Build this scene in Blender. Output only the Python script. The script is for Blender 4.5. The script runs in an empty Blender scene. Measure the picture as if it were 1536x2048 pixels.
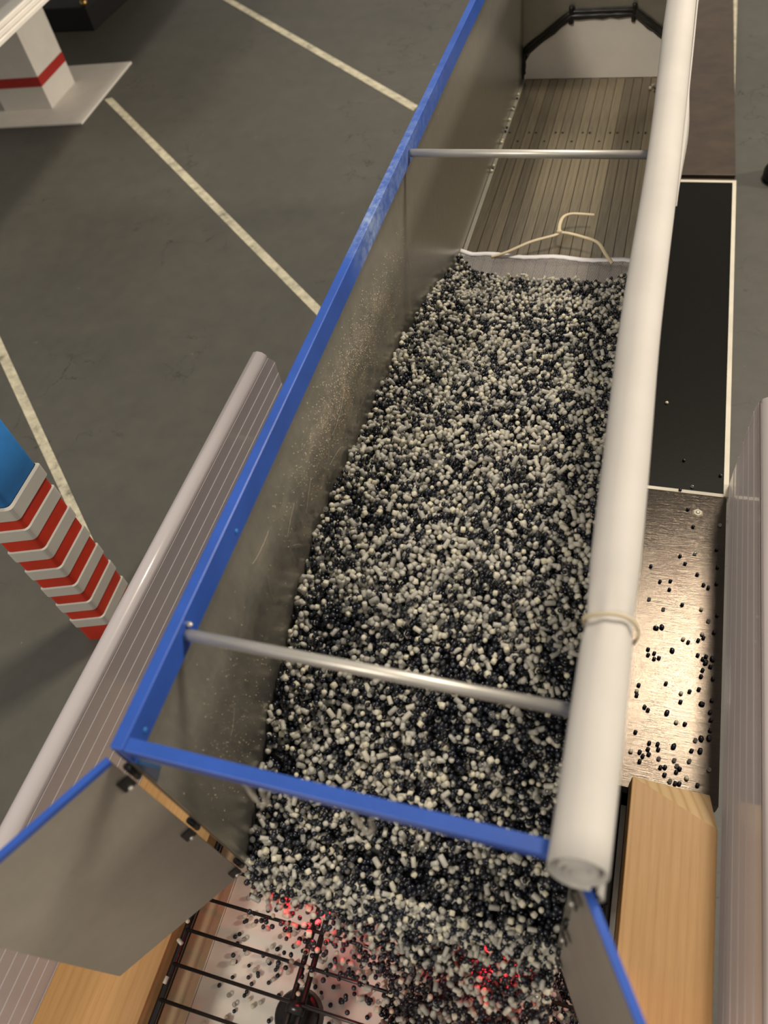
import bpy, bmesh, math, random
import numpy as np
from mathutils import Matrix, Vector
random.seed(7); rng = np.random.default_rng(11)
C = bpy.context.scene.collection
S = bpy.context.scene
# ---------------------------------------------------------------- camera
cd = bpy.data.cameras.new('camera'); cam = bpy.data.objects.new('camera', cd); C.objects.link(cam)
cam.matrix_world = Matrix(((0.95403, -0.131872, 0.269141, 0.167008), (0.265726, 0.78752, -0.55606, -0.065732),
                           (-0.138625, 0.602016, 0.786359, 0.454726), (0, 0, 0, 1)))
cd.sensor_fit = 'VERTICAL'; cd.sensor_height = 36; cd.lens = 1552.91 / 2048 * 36
cd.clip_start = .01; cd.clip_end = 60
cd.dof.use_dof = True; cd.dof.focus_distance = .56; cd.dof.aperture_fstop = 9.0
S.camera = cam
# ---------------------------------------------------------------- world, lamps, exposure
w = bpy.data.worlds.new('hall'); S.world = w; w.use_nodes = True
bg = w.node_tree.nodes['Background']; bg.inputs[0].default_value = (1, .95, .87, 1); bg.inputs[1].default_value = .36
def area(name, loc, target, size, power, col, sy=None):
    l = bpy.data.lights.new(name, 'AREA'); l.shape = 'RECTANGLE'; l.size = size; l.size_y = sy or size; l.energy = power; l.color = col
    o = bpy.data.objects.new(name, l); C.objects.link(o); o.location = loc
    o.rotation_euler = (Vector(target) - Vector(loc)).to_track_quat('-Z', 'Y').to_euler(); return o
area('ceiling_lamp', (.55, 1.25, 2.0), (0, .3, 0), .28, 37, (1, .88, .72), .24)
area('ceiling_lamp', (-.9, -1.9, 2.5), (.05, .3, 0), .5, 42, (1, .89, .75))
area('ceiling_lamp', (3.3, 1.2, 1.7), (-.4, .8, 0), .4, 85, (1, .88, .72))
S.view_settings.view_transform = 'Standard'; S.view_settings.look = 'None'
S.view_settings.gamma = 1; S.view_settings.use_curve_mapping = False; S.view_settings.exposure = 0.0

# ---------------------------------------------------------------- materials
def M(name, col, rough=.5, metal=0., **k):
    m = bpy.data.materials.new(name); m.use_nodes = True; nt = m.node_tree; b = nt.nodes['Principled BSDF']
    b.inputs['Base Color'].default_value = (*col, 1); b.inputs['Roughness'].default_value = rough; b.inputs['Metallic'].default_value = metal
    for n, v in k.items(): b.inputs[n.replace('_', ' ')].default_value = v
    return m
def node(m, t, **k):
    n = m.node_tree.nodes.new(t)
    for a, v in k.items(): setattr(n, a, v)
    return n
def lk(m, a, b): m.node_tree.links.new(a, b)
def B(m): return m.node_tree.nodes['Principled BSDF']
def coords(m, scale=(1, 1, 1), rot=(0, 0, 0)):
    tc = node(m, 'ShaderNodeTexCoord'); mp = node(m, 'ShaderNodeMapping'); mp.inputs['Scale'].default_value = scale
    mp.inputs['Rotation'].default_value = rot
    lk(m, tc.outputs['Object'], mp.inputs['Vector']); return mp.outputs['Vector']
def noise(m, vec, scale, detail=4, rough=.6):
    n = node(m, 'ShaderNodeTexNoise'); n.inputs['Scale'].default_value = scale; n.inputs['Detail'].default_value = detail
    n.inputs['Roughness'].default_value = rough
    lk(m, vec, n.inputs['Vector']); return n.outputs['Fac']
def ramp(m, fac, stops):
    r = node(m, 'ShaderNodeValToRGB'); e = r.color_ramp.elements
    while len(e) < len(stops): e.new(.5)
    for x, (p, c) in zip(e, stops):
        x.position = p; x.color = (*c, 1) if not isinstance(c, (int, float)) else (c, c, c, 1)
    lk(m, fac, r.inputs[0]); return r.outputs[0]
def mix(m, fac, a, b, mode='MIX'):
    n = node(m, 'ShaderNodeMixRGB', blend_type=mode)
    for i, v in ((0, fac), (1, a), (2, b)):
        if isinstance(v, (int, float)): n.inputs[i].default_value = v if i == 0 else (v, v, v, 1)
        elif isinstance(v, tuple): n.inputs[i].default_value = (*v, 1)
        else: lk(m, v, n.inputs[i])
    return n.outputs[0]
def bump(m, h, s, d=.001):
    n = node(m, 'ShaderNodeBump'); n.inputs['Strength'].default_value = s; n.inputs['Distance'].default_value = d
    lk(m, h, n.inputs['Height']); lk(m, n.outputs[0], B(m).inputs['Normal'])
def grain(name, c1, c2, scale, vecscale, rough, metal=0, bs=.2, rot=(0, 0, 0), **k):
    m = M(name, c1, rough, metal, **k); v = coords(m, vecscale, rot); n = noise(m, v, scale, 6, .65)
    lk(m, ramp(m, n, [(.3, c1), (.7, c2)]), B(m).inputs['Base Color'])
    if bs: bump(m, n, bs, .0004)
    return m
floor_m = M('worn grey floor paint', (.07, .066, .056), .55)
v = coords(floor_m); n1 = noise(floor_m, v, 3, 6); n2 = noise(floor_m, v, 34, 6, .7)
base = ramp(floor_m, n1, [(.3, (.068, .066, .056)), (.7, (.092, .088, .074))])
base = mix(floor_m, .35, base, ramp(floor_m, n2, [(.3, (.055, .052, .045)), (.72, (.10, .096, .082))]))
vo = node(floor_m, 'ShaderNodeTexVoronoi', feature='DISTANCE_TO_EDGE'); vo.inputs['Scale'].default_value = 7
dist = node(floor_m, 'ShaderNodeVectorMath', operation='ADD'); nn = node(floor_m, 'ShaderNodeTexNoise'); nn.inputs['Scale'].default_value = 18
nn.inputs['Detail'].default_value = 6
lk(floor_m, v, nn.inputs['Vector']); sc_ = node(floor_m, 'ShaderNodeVectorMath', operation='SCALE'); sc_.inputs['Scale'].default_value = .16
lk(floor_m, nn.outputs['Color'], sc_.inputs[0]); lk(floor_m, v, dist.inputs[0]); lk(floor_m, sc_.outputs[0], dist.inputs[1]); lk(floor_m, dist.outputs[0], vo.inputs['Vector'])
crack = ramp(floor_m, vo.outputs['Distance'], [(0, 1.), (.008, 0.)])
mask = ramp(floor_m, noise(floor_m, v, 5.3, 3), [(.50, 0.), (.60, 1.)])
base = mix(floor_m, mix(floor_m, 1., crack, mask, 'MULTIPLY'), base, (.028, .026, .022))
sp = ramp(floor_m, noise(floor_m, v, 60, 3, .5), [(.745, 0.), (.80, .55)])
base = mix(floor_m, sp, base, (.30, .28, .23))
sp2 = ramp(floor_m, noise(floor_m, v, 11, 10, .82), [(.675, 0.), (.76, .45)])
base = mix(floor_m, sp2, base, (.24, .225, .19))
lk(floor_m, base, B(floor_m).inputs['Base Color']); bump(floor_m, n2, .25, .002)
line_m = M('chipped cream line paint', (.55, .50, .36), .6)
v = coords(line_m); lk(line_m, ramp(line_m, noise(line_m, v, 70, 6, .7), [(.30, (.16, .15, .12)), (.42, (.42, .39, .29)), (.62, (.62, .57, .42))]), B(line_m).inputs['Base Color'])
def paint(name, col, rough=.35, chip=None, var=.15):
    m = M(name, col, rough); v = coords(m); n = noise(m, v, 30, 5)
    c = ramp(m, n, [(.3, tuple(x * (1 - var) for x in col)), (.7, tuple(min(1, x * (1 + var)) for x in col))])
    if chip: c = mix(m, ramp(m, noise(m, v, 42, 6, .7), [(.70, 0.), (.76, 1.)]), c, chip)
    lk(m, c, B(m).inputs['Base Color']); bump(m, noise(m, v, 400, 3), .08, .0005); return m
blue = paint('blue rail paint', (.018, .072, .35), .38)
# chalky rubbed patch half way along the rail
_v = coords(blue); _sx = node(blue, 'ShaderNodeSeparateXYZ'); lk(blue, _v, _sx.inputs[0])
_p = ramp(blue, _sx.outputs['Y'], [(.30, 0.), (.345, .55), (.38, .30), (.50, .12), (.60, 0.)])
_p = mix(blue, 1., _p, ramp(blue, noise(blue, _v, 120, 5, .7), [(.42, .25), (.62, 1.)]), 'MULTIPLY')
_old = B(blue).inputs['Base Color'].links[0].from_socket
lk(blue, mix(blue, _p, _old, (.42, .52, .62)), B(blue).inputs['Base Color'])
dkblue = paint('dark blue primer', (.012, .05, .12), .4, (.15, .2, .22))
alu = grain('dull scuffed aluminium sheet', (.34, .325, .285), (.40, .385, .34), 60, (.6, 4, 1), .36, .75, .05)
# brown dust and scratches rubbed onto the inner wall sheet
_v = coords(alu); _sx = node(alu, 'ShaderNodeSeparateXYZ'); lk(alu, _v, _sx.inputs[0])
_a = ramp(alu, _sx.outputs['Y'], [(0, .15), (.12, .35), (.22, 1.), (.36, .8), (.44, 0.)])
_b = ramp(alu, _sx.outputs['Z'], [(.05, .2), (.10, 1.), (.135, .6), (.16, 0.)])
_c = ramp(alu, noise(alu, _v, 55, 8, .75), [(.44, 0.), (.66, .8)])
_d = mix(alu, 1., mix(alu, 1., _a, _b, 'MULTIPLY'), _c, 'MULTIPLY')
_old = B(alu).inputs['Base Color'].links[0].from_socket
lk(alu, mix(alu, _d, _old, (.36, .26, .15)), B(alu).inputs['Base Color'])
lk(alu, ramp(alu, _d, [(0, .32), (.8, .8)]), B(alu).inputs['Roughness'])
lk(alu, ramp(alu, _d, [(0, .75), (.7, .2)]), B(alu).inputs['Metallic'])
door_m = grain('matt metal door sheet', (.37, .345, .30), (.43, .40, .35), 40, (1, 1, 1), .45, .55, .04)
slat_m = grain('brushed floor slat metal', (.28, .25, .20), (.45, .40, .31), 40, (9, .5, 1), .26, .85, .08)
_oi = node(slat_m, 'ShaderNodeObjectInfo'); _old = B(slat_m).inputs['Base Color'].links[0].from_socket
lk(slat_m, mix(slat_m, 1., _old, ramp(slat_m, _oi.outputs['Random'], [(0, (.72, .70, .68)), (1, (1.15, 1.10, 1.0))]), 'MULTIPLY'), B(slat_m).inputs['Base Color'])
edge_m = grain('pale floor edge strip', (.42, .40, .34), (.52, .49, .41), 60, (3, .6, 1), .35, .7, .05)
rod_m = grain('galvanised steel rod', (.50, .48, .43), (.68, .65, .59), 90, (.5, 6, 6), .42, .65, .15)
dark_m = M('blackened steel', (.015, .015, .016), .35, .3)
wire_m = M('black coated wire', (.010, .009, .009), .28)
tarp_m = paint('off white tarp cloth', (.50, .475, .44), .75, None, .04)
bump(tarp_m, noise(tarp_m, coords(tarp_m), 900, 2), .12, .0004)
band_m = M('cream rubber band', (.62, .53, .36), .5)
white_m = paint('matt white board', (.76, .72, .66), .5, None, .04)
black_seal = M('black sealant', (.012, .011, .010), .35)
hem_m = M('white woven hem', (.78, .77, .80), .8)
net_m = M('white net thread', (.62, .60, .62), .8)
strap_m = paint('cream elastic cord', (.66, .56, .38), .6)
film_dark = grain('black film faced board', (.003, .0027, .0018), (.0055, .005, .003), 300, (1, 1, 1), .38, 0, .10, Specular_IOR_Level=.12)
film_brown = grain('brown film faced board', (.036, .023, .013), (.064, .042, .024), 30, (1, 1, 1), .40, 0, .05)
film_gloss = grain('scuffed brown metal-faced board', (.042, .034, .027), (.072, .060, .048), 70, (1.2, 22, 1), .2, .85, .2)
B(film_gloss).inputs['Roughness'].default_value = .175
trim_m = paint('cream board edge', (.62, .58, .48), .5, None, .1)
wood_m = M('planed spruce', (.60, .36, .15), .5)
v = coords(wood_m, (1, .03, .35)); wv = node(wood_m, 'ShaderNodeTexWave', wave_type='BANDS', bands_direction='X'); wv.inputs['Scale'].default_value = 55
wv.inputs['Distortion'].default_value = 3.2; wv.inputs['Detail'].default_value = 3; wv.inputs['Detail Scale'].default_value = 1.6; lk(wood_m, v, wv.inputs['Vector'])
c_ = ramp(wood_m, wv.outputs['Fac'], [(.0, (.52, .30, .115)), (.75, (.49, .28, .105)), (1., (.43, .235, .08))])
c_ = mix(wood_m, .55, c_, ramp(wood_m, noise(wood_m, coords(wood_m, (1, .05, 1)), 420, 6, .7), [(.3, (.43, .235, .08)), (.7, (.57, .345, .145))]))
lk(wood_m, c_, B(wood_m).inputs['Base Color'])
endw_m = M('sawn end grain', (.60, .42, .22), .7)
v = coords(endw_m, (1, .7, 1), (0, .5, .3)); wv = node(endw_m, 'ShaderNodeTexWave', wave_type='RINGS', rings_direction='Y'); wv.inputs['Scale'].default_value = 40
wv.inputs['Distortion'].default_value = 1.2; lk(endw_m, v, wv.inputs['Vector'])
lk(endw_m, ramp(endw_m, wv.outputs['Fac'], [(.0, (.68, .49, .27)), (.7, (.64, .45, .24)), (1., (.54, .36, .18))]), B(endw_m).inputs['Base Color'])
batten_m = paint('pale wooden batten', (.60, .46, .28), .6)
paper_m = paint('white bin bottom', (.86, .83, .74), .45, None, .06)
red_m = paint('red stripe', (.60, .035, .012), .4)
offwhite = paint('off white ridge paint', (.58, .56, .50), .4, None, .05)
panelblue = paint('flat mid blue panel', (.025, .17, .46), .4)
redtape = M('dark red tape', (.42, .022, .016), .4)
grey_m = M('grey fascia band', (.30, .30, .29), .5)
roof_m = grain('speckled brown roof', (.05, .035, .022), (.22, .17, .11), 400, (1, 1, 1), .8, 0, .4)
blackbox = M('black box paint', (.006, .005, .004), .6)
brass = M('brass', (.55, .36, .12), .3, 1.)
rubber = M('black rubber', (.012, .012, .012), .4)
redlamp = M('red lamp lens', (.5, .01, .02), .3, 0, Emission_Color=(1, .03, .05, 1), Emission_Strength=14)
def plastic():
    m = M('translucent multiwall plastic', (.74, .69, .70), .22, 0, Coat_Weight=.8, Coat_Roughness=.06)
    nt = m.node_tree; out = nt.nodes['Material Output']; tr = node(m, 'ShaderNodeBsdfTransparent'); tl = node(m, 'ShaderNodeBsdfTranslucent')
    tl.inputs[0].default_value = (.8, .76, .78, 1)
    m1 = node(m, 'ShaderNodeMixShader'); m1.inputs[0].default_value = .35; lk(m, B(m).outputs[0], m1.inputs[1]); lk(m, tl.outputs[0], m1.inputs[2])
    m2 = node(m, 'ShaderNodeMixShader'); m2.inputs[0].default_value = .12; lk(m, m1.outputs[0], m2.inputs[1]); lk(m, tr.outputs[0], m2.inputs[2])
    lk(m, m2.outputs[0], out.inputs['Surface']); return m
plastic_m = plastic()
def pellet_mat(name, rough, transl, spec=.5):
    m = M(name, (.5, .5, .5), rough); a = node(m, 'ShaderNodeAttribute', attribute_name='tint'); lk(m, a.outputs['Color'], B(m).inputs['Base Color'])
    B(m).inputs['Specular IOR Level'].default_value = spec
    if transl:
        out = m.node_tree.nodes['Material Output']; tl = node(m, 'ShaderNodeBsdfTranslucent'); lk(m, a.outputs['Color'], tl.inputs[0])
        ms = node(m, 'ShaderNodeMixShader'); ms.inputs[0].default_value = transl; lk(m, B(m).outputs[0], ms.inputs[1]); lk(m, tl.outputs[0], ms.inputs[2]); lk(m, ms.outputs[0], out.inputs['Surface'])
    return m
pm_dark = pellet_mat('glossy navy granulate', .18, 0, .6)
pm_white = pellet_mat('milky granulate', .38, .25)
pm_clear = M('clear granulate', (.80, .80, .78), .06, 0, Transmission_Weight=.9, IOR=1.45)

# ---------------------------------------------------------------- mesh helpers
def obj(name, bm, mats, parent=None, smooth=False, bev=0, **props):
    me = bpy.data.meshes.new(name)
    bmesh.ops.recalc_face_normals(bm, faces=bm.faces); bm.to_mesh(me); bm.free()
    for m in (mats if isinstance(mats, (list, tuple)) else [mats]): me.materials.append(m)
    if smooth:
        for p in me.polygons: p.use_smooth = True
    o = bpy.data.objects.new(name, me); C.objects.link(o); o.parent = parent
    if bev:
        b = o.modifiers.new('bevel', 'BEVEL'); b.width = bev; b.segments = 2; b.limit_method = 'ANGLE'; b.angle_limit = math.radians(40)
    for k, vv in props.items(): o[k] = vv
    return o
def empty(name, loc=(0, 0, 0), **props):
    o = bpy.data.objects.new(name, None); C.objects.link(o); o.location = (0, 0, 0); o.empty_display_size = .02
    for k, vv in props.items(): o[k] = vv
    return o
def hexa(bm, p):      # 8 points: bottom 4 ccw, top 4 ccw
    v = [bm.verts.new(q) for q in p]
    fs = [bm.faces.new([v[i] for i in f]) for f in ((3, 2, 1, 0), (4, 5, 6, 7), (0, 1, 5, 4), (1, 2, 6, 5), (2, 3, 7, 6), (3, 0, 4, 7))]
    return fs
def box(x0, x1, y0, y1, z0, z1, bm=None):
    bm = bm or bmesh.new()
    hexa(bm, [(x0, y0, z0), (x1, y0, z0), (x1, y1, z0), (x0, y1, z0), (x0, y0, z1), (x1, y0, z1), (x1, y1, z1), (x0, y1, z1)]); return bm
def tube(pts, r, seg=10, bm=None, cap=True, sx=1., sy=1.):
    bm = bm or bmesh.new(); pts = [Vector(p) for p in pts]; rings = []; up = Vector((0, 0, 1))
    rs = r if isinstance(r, (list, tuple)) else [r] * len(pts)
    for i, p in enumerate(pts):
        t = (pts[min(i + 1, len(pts) - 1)] - pts[max(i - 1, 0)]).normalized()
        a = t.cross(up if abs(t.z) < .95 else Vector((0, 1, 0))).normalized(); b = a.cross(t)
        rings.append([bm.verts.new(p + (a * math.cos(q) * sx + b * math.sin(q) * sy) * rs[i]) for q in [2 * math.pi * k / seg for k in range(seg)]])
    for i in range(len(rings) - 1):
        for k in range(seg): bm.faces.new((rings[i][k], rings[i][(k + 1) % seg], rings[i + 1][(k + 1) % seg], rings[i + 1][k]))
    if cap: bm.faces.new(rings[0]); bm.faces.new(rings[-1][::-1])
    return bm
def extr(prof, p0, p1, bm=None, right=None):   # profile of (u,v): u along horizontal normal, v = z; extruded p0->p1 (horizontal)
    bm = bm or bmesh.new(); p0 = Vector(p0); p1 = Vector(p1); d = (p1 - p0).normalized(); n = right or d.cross(Vector((0, 0, 1)))
    a = [bm.verts.new(p0 + n * u + Vector((0, 0, 1)) * vv) for u, vv in prof]; b = [bm.verts.new(p1 + n * u + Vector((0, 0, 1)) * vv) for u, vv in prof]
    k = len(prof)
    for i in range(k): bm.faces.new((a[i], a[(i + 1) % k], b[(i + 1) % k], b[i]))
    bm.faces.new(a[::-1]); bm.faces.new(b); return bm
def poly(pts, z0, z1, bm=None):
    bm = bm or bmesh.new(); a = [bm.verts.new((x, y, z0)) for x, y in pts]; b = [bm.verts.new((x, y, z1)) for x, y in pts]; k = len(pts)
    for i in range(k): bm.faces.new((a[i], a[(i + 1) % k], b[(i + 1) % k], b[i]))
    bm.faces.new(a[::-1]); bm.faces.new(b); return bm
ZG, ZP = -.165, -.08

# ---------------------------------------------------------------- floor with painted lines
fl = obj('floor', box(-6, 6, -5, 8, ZG - .05, ZG), floor_m, kind='structure', label='worn dark grey painted floor with fine cracks')
for a, b, c, d in (((-.99, 1.869), (-.968, 1.869), (-.2175, 1.2051), (-.2219, 1.1885)),
                   ((-.8473, 1.2395), (-.8346, 1.247), (-.2025, 0.6673), (-.2087, .6567)),
                   ((-.760, .655), (-.749, .665), (-.2719, .2196), (-.2771, .2119))):
    obj('painted_line', poly([a, d, c, b], ZG + .0001, ZG + .0008), line_m, fl)
obj('painted_line', poly([(.2600, 1.0), (.2740, 1.0), (.2736, 2.2), (.2600, 2.2)], ZG + .0001, ZG + .0008), line_m, fl)

# ---------------------------------------------------------------- platform boards
ramp_ = empty('ramp', label='brown film-faced ramp board sloping down beyond the black platform, top right', category='ramp')
bm = bmesh.new(); X0, X1 = -.085, .2635
hexa(bm, [(X0, .862, ZP - .012), (X1, .862, ZP - .012), (X1, 1.75, ZG - .0), (X0, 1.75, ZG - .0), (X0, .862, ZP - .001), (X1, .862, ZP - .001), (X1, 1.75, ZG + .004), (X0, 1.75, ZG + .004)])
obj('ramp_board', bm, film_brown, ramp_, bev=.0006)
obj('end_batten', box(X0, X1, .8505, .8605, ZP - .014, ZP - .005), paint('dark end wood', (.05, .035, .02), .7), ramp_)
plat = empty('dark_platform_board', label='black film-faced platform board with cream edges beside the white tarp roll', category='board')
obj('board', box(X0, .2600, .377, .843, ZP - .012, ZP), film_dark, plat)
obj('edge_trim', box(.2600, .2640, .3745, .8480, ZP - .013, ZP + .0006), trim_m, plat)
obj('edge_trim', box(X0, .2600, .8432, .8478, ZP - .013, ZP + .0006), trim_m, plat)
obj('edge_trim', box(X0, .2600, .3735, .3768, ZP - .013, ZP + .0006), trim_m, plat)
p2 = empty('brown_platform_board', label='shiny brown platform board strewn with loose pellets, next to the wooden block', category='board')
obj('board', box(X0, .2625, .119, .3733, ZP - .012, ZP), film_gloss, p2)
bm = bmesh.new(); bmesh.ops.create_cone(bm, cap_ends=True, segments=6, radius1=.0048, radius2=.0034, depth=.0016, matrix=Matrix.Translation((.2408, .3540, ZP + .0008)))
sc1 = obj('screw', bm, M('pale plastic washer', (.62, .56, .42), .35), p2, bev=.0003)
bm = bmesh.new(); bmesh.ops.create_uvsphere(bm, u_segments=12, v_segments=6, radius=.0019, matrix=Matrix.Translation((.2408, .3540, ZP + .0014)) @ Matrix.Diagonal((1, 1, .5, 1)))
obj('screw_head', bm, rod_m, sc1, smooth=True, label='bright metal screw head')
sup = empty('platform_base', label='dark wooden frame carrying the platform boards', category='frame')
for x in (-.083, .240): obj('beam', box(x, x + .018, .125, .845, ZG, ZP - .0140), film_dark, sup)
obj('beam', box(.2115, .2560, -.30, .117, ZG, -.0802), film_dark, sup)
for y in (.13, .80): obj('crossbeam', box(-.064, .239, y, y + .018, ZG, ZP - .0140), film_dark, sup)

# ---------------------------------------------------------------- wooden blocks
bm = bmesh.new(); zt = -.05
f = hexa(bm, [(.2068, -.30, -.0799), (.2578, -.30, -.0799), (.2572, .1255, -.0799), (.2070, .1215, -.0799), (.2072, -.30, zt), (.2568, -.30, zt), (.2570, .0952, zt), (.2065, .1163, zt)])
f[4].material_index = 1
obj('wooden_block', bm, [wood_m, endw_m], bev=.0006, label='pale spruce block with a slanted sawn end, right of the wire grate', category='block')
bm = bmesh.new(); zt = -.074
hexa(bm, [(-.1235, -.30, ZG), (-.0583, -.30, ZG), (-.0583, .117, ZG), (-.1235, .117, ZG), (-.1235, -.30, zt), (-.0583, -.30, zt), (-.0583, .113, zt), (-.1235, .113, zt)])
obj('wooden_block', bm, [wood_m, endw_m], bev=.0006, label='pale spruce block partly under the open left trailer door, left of the wire grate', category='block')

# ---------------------------------------------------------------- translucent side panels
def side_panel(x, s, y0, y1, lab, step):
    z0, z1 = ZG if s < 0 else ZP, .026
    o = empty('plastic_side_panel', label=lab, category='panel'); n = int((z1 - z0) / step)
    inner = []; z = z1
    # every flute is a shallow facet of the inner face
    prof = [(0, z1)]
    for i in range(n):
        prof += [(0.0000, z1 - i * step - step * .06), (-.0005, z1 - i * step - step * .10), (-.0002, z1 - (i + 1) * step)]
    prof += [(0, z0), (.0045, z0), (.0045, z1 - .004)]
    pr = [(x + s * u, vv) for u, vv in prof]
    bm = bmesh.new(); a = [bm.verts.new((u, y0, vv)) for u, vv in pr]; yt = y1
    b = [bm.verts.new((u, yt - .010 * max(0, (vv - (z1 - .010)) / .010) ** 1.5, vv)) for u, vv in pr]
    k = len(pr)
    for i in range(k): bm.faces.new((a[i], a[(i + 1) % k], b[(i + 1) % k], b[i]))
    bm.faces.new(a[::-1]); bm.faces.new(b)
    obj('fluted_sheet', bm, plastic_m, o)
    lip = [(x + s * u, vv) for u, vv in ((-.0004, z1 - .0015), (.0012, z1 + .0022), (.0045, z1 + .0046), (.0085, z1 + .0052), (.0125, z1 + .0036), (.0150, z1), (.0142, z1 - .001), (.0118, z1 + .0020), (.0085, z1 + .0036), (.0050, z1 + .003), (.0020, z1 + .0008))]
    bm = bmesh.new(); k = len(lip); rings = []
    ys = [y0] + [y0 + (y1 - y0 - .008) * t for t in (.33, .66, 1)]
    for yy in ys: rings.append([bm.verts.new((u, yy, vv)) for u, vv in lip])
    for i in range(len(rings) - 1):
        for j in range(k): bm.faces.new((rings[i][j], rings[i][(j + 1) % k], rings[i + 1][(j + 1) % k], rings[i + 1][j]))
    bm.faces.new(rings[0][::-1]); bm.faces.new(rings[-1])
    obj('folded_top_lip', bm, plastic_m, o, smooth=True)
    return o
side_panel(-.1245, -1, -.32, .390, 'translucent fluted plastic panel left of the blue rail', .0125)
side_panel(.2645, 1, -.32, .388, 'translucent fluted plastic panel at the right edge, beyond the wooden block', .0172)

# ---------------------------------------------------------------- wire grate and pellet bin
g = empty('wire_grate', label='black wire grate under the open trailer doors', category='grate')
for x in (-.0520, .2010): obj('rim_bar', tube([(x, -.30, ZP), (x, .116, ZP)], .0024, 10), wire_m, g, smooth=True)
for x in (.0280, .0345, .1080, .1145): obj('centre_bar', tube([(x, -.30, ZP), (x, .116, ZP)], .0019, 10), wire_m, g, smooth=True)
for i in range(19):
    y = .1045 - .0197 * i
    if i == 0: y = .113
    obj('cross_wire', tube([(-.0520, y, ZP + .0018), (.2010, y, ZP + .0018)], .0011, 8), wire_m, g, smooth=True)
for x, y in ((.03125, -.0555), (.11125, -.0555)): obj('clamp_sleeve', tube([(x, y - .003, ZP), (x, y + .004, ZP)], .0058, 14, sy=.62), wire_m, g, smooth=True)
bn = empty('pellet_bin', label='white-lined bin below the wire grate with a pale batten along its left side', category='bin')
obj('bottom', box(-.0500, .204, -.34, .117, -.135, -.130), paper_m, bn)
obj('side', box(-.0570, -.0505, -.34, .117, -.135, -.112), paper_m, bn)
obj('side', box(.2045, .209, -.34, .117, -.135, -.112), paper_m, bn)
obj('side', box(-.0500, .204, .1175, .1185, -.135, ZP - .014), paper_m, bn)
obj('batten', box(-.0568, -.0440, -.34, .117, -.1115, -.100), batten_m, bn, bev=.0008)
bm = bmesh.new(); bmesh.ops.create_cone(bm, cap_ends=True, segments=32, radius1=.016, radius2=.0135, depth=.010, matrix=Matrix.Translation((.0300, -.0585, -.096)))
kb = obj('black_disc', bm, wire_m, bev=.002, label='round black disc under the middle bars of the wire grate', category='disc')

# ---------------------------------------------------------------- trailer
H = .184; W = .1772; L = .937
T = empty('trailer', label='model tipping trailer with blue top rails and open rear doors, filled with pellets', category='trailer')
ysn = [i * L / 24 for i in range(25)]
def bow(y): return -.0012 * math.sin(math.pi * min(1, max(0, y / L)))      # rail bows out slightly
def ribbon(x0, x1, z0, z1, s=1):   # long part following the bow
    bm = bmesh.new(); rings = []
    for y in ysn:
        b = bow(y) * s; rings.append([bm.verts.new((x + b, y, z)) for x, z in ((x0, z0), (x1, z0), (x1, z1), (x0, z1))])
    for i in range(24):
        for j in range(4): bm.faces.new((rings[i][j], rings[i][(j + 1) % 4], rings[i + 1][(j + 1) % 4], rings[i + 1][j]))
    bm.faces.new(rings[0][::-1]); bm.faces.new(rings[-1]); return bm
obj('side_wall', ribbon(.0008, .0020, -.004, H - .004, .3), alu, T, label='dull metal side wall, left')
obj('side_wall', ribbon(W - .0020, W - .0008, -.004, H - .004, .0), alu, T)
obj('top_rail', ribbon(.0000, .0056, H - .015, H), blue, T, bev=.0005, label='bright blue top rail with a rubbed pale patch')
obj('top_rail', ribbon(W - .0056, W, H - .015, H, 0), blue, T, bev=.0005)
cb = obj('rear_crossbar', box(.0057, W - .0057, .0000, .0056, H - .0062, H - .0002), blue, T, bev=.0005, label='blue crossbar over the rear opening')
for x in (.0590, .1010):
    hk = obj('wire_hook', tube([(x - .0085, .0016, H - .0068), (x - .0045, .0010, H - .0072), (x - .0035, -.0002, H - .0095), (x - .0030, -.0010, H - .0180), (x - .0008, -.0022, H - .0225), (x + .0022, -.0010, H - .0185), (x + .0020, -.0002, H - .0100), (x + .0036, .0010, H - .0074), (x + .0085, .0016, H - .0070)], .00095, 8), rod_m, cb, smooth=True, label='small bent wire hook')
for x0, x1 in ((.0002, .0036), (W - .0036, W - .0002)):
    obj('rear_post', box(x0, x1, .0004, .0036, -.002, H - .0153), alu, T, label='bare metal rear corner post')
bm = bmesh.new(); v = [bm.verts.new(p) for p in ((.0038, .0006, H - .016), (.0038, .0006, H - .040), (.0150, .0006, H - .016), (.0038, .0020, H - .016), (.0038, .0020, H - .040), (.0150, .0020, H - .016))]
for q in ((0, 2, 1), (3, 4, 5), (0, 1, 4, 3), (1, 2, 5, 4), (2, 0, 3, 5)): bm.faces.new([v[i] for i in q])
obj('corner_gusset', bm, dkblue, T, label='dark blue corner gusset')
# bulkhead
obj('bulkhead', box(.0021, W - .0021, .936, .938, -.004, H - .001), alu, T)
tz = [(.0030, .0), (.1750, .0), (.1750, .030), (.1260, .0655), (.0575, .0655), (.0115, .0290), (.0060, .0200), (.0060, .0100)]
bm = bmesh.new(); a = [bm.verts.new((x, .9345 - .004 * (1 - z / .0655), z + .0004)) for x, z in tz]; b = [bm.verts.new((x, .9358, z + .0004)) for x, z in tz]
for i in range(len(tz)): bm.faces.new((a[i], a[(i + 1) % len(tz)], b[(i + 1) % len(tz)], b[i]))
bm.faces.new(a); bm.faces.new(b[::-1]); bh = obj('white_end_panel', bm, white_m, T, label='white six-sided end panel')
def bead(pts, r):
    P = []
    for p, q in zip(pts, pts[1:]):
        n = 8
        for i in range(n): P.append(Vector(p).lerp(Vector(q), i / n))
    P.append(Vector(pts[-1])); rs = [r * (1 + random.uniform(-.22, .22)) for _ in P]
    return tube(P, rs, 8)
yb = .9335
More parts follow.
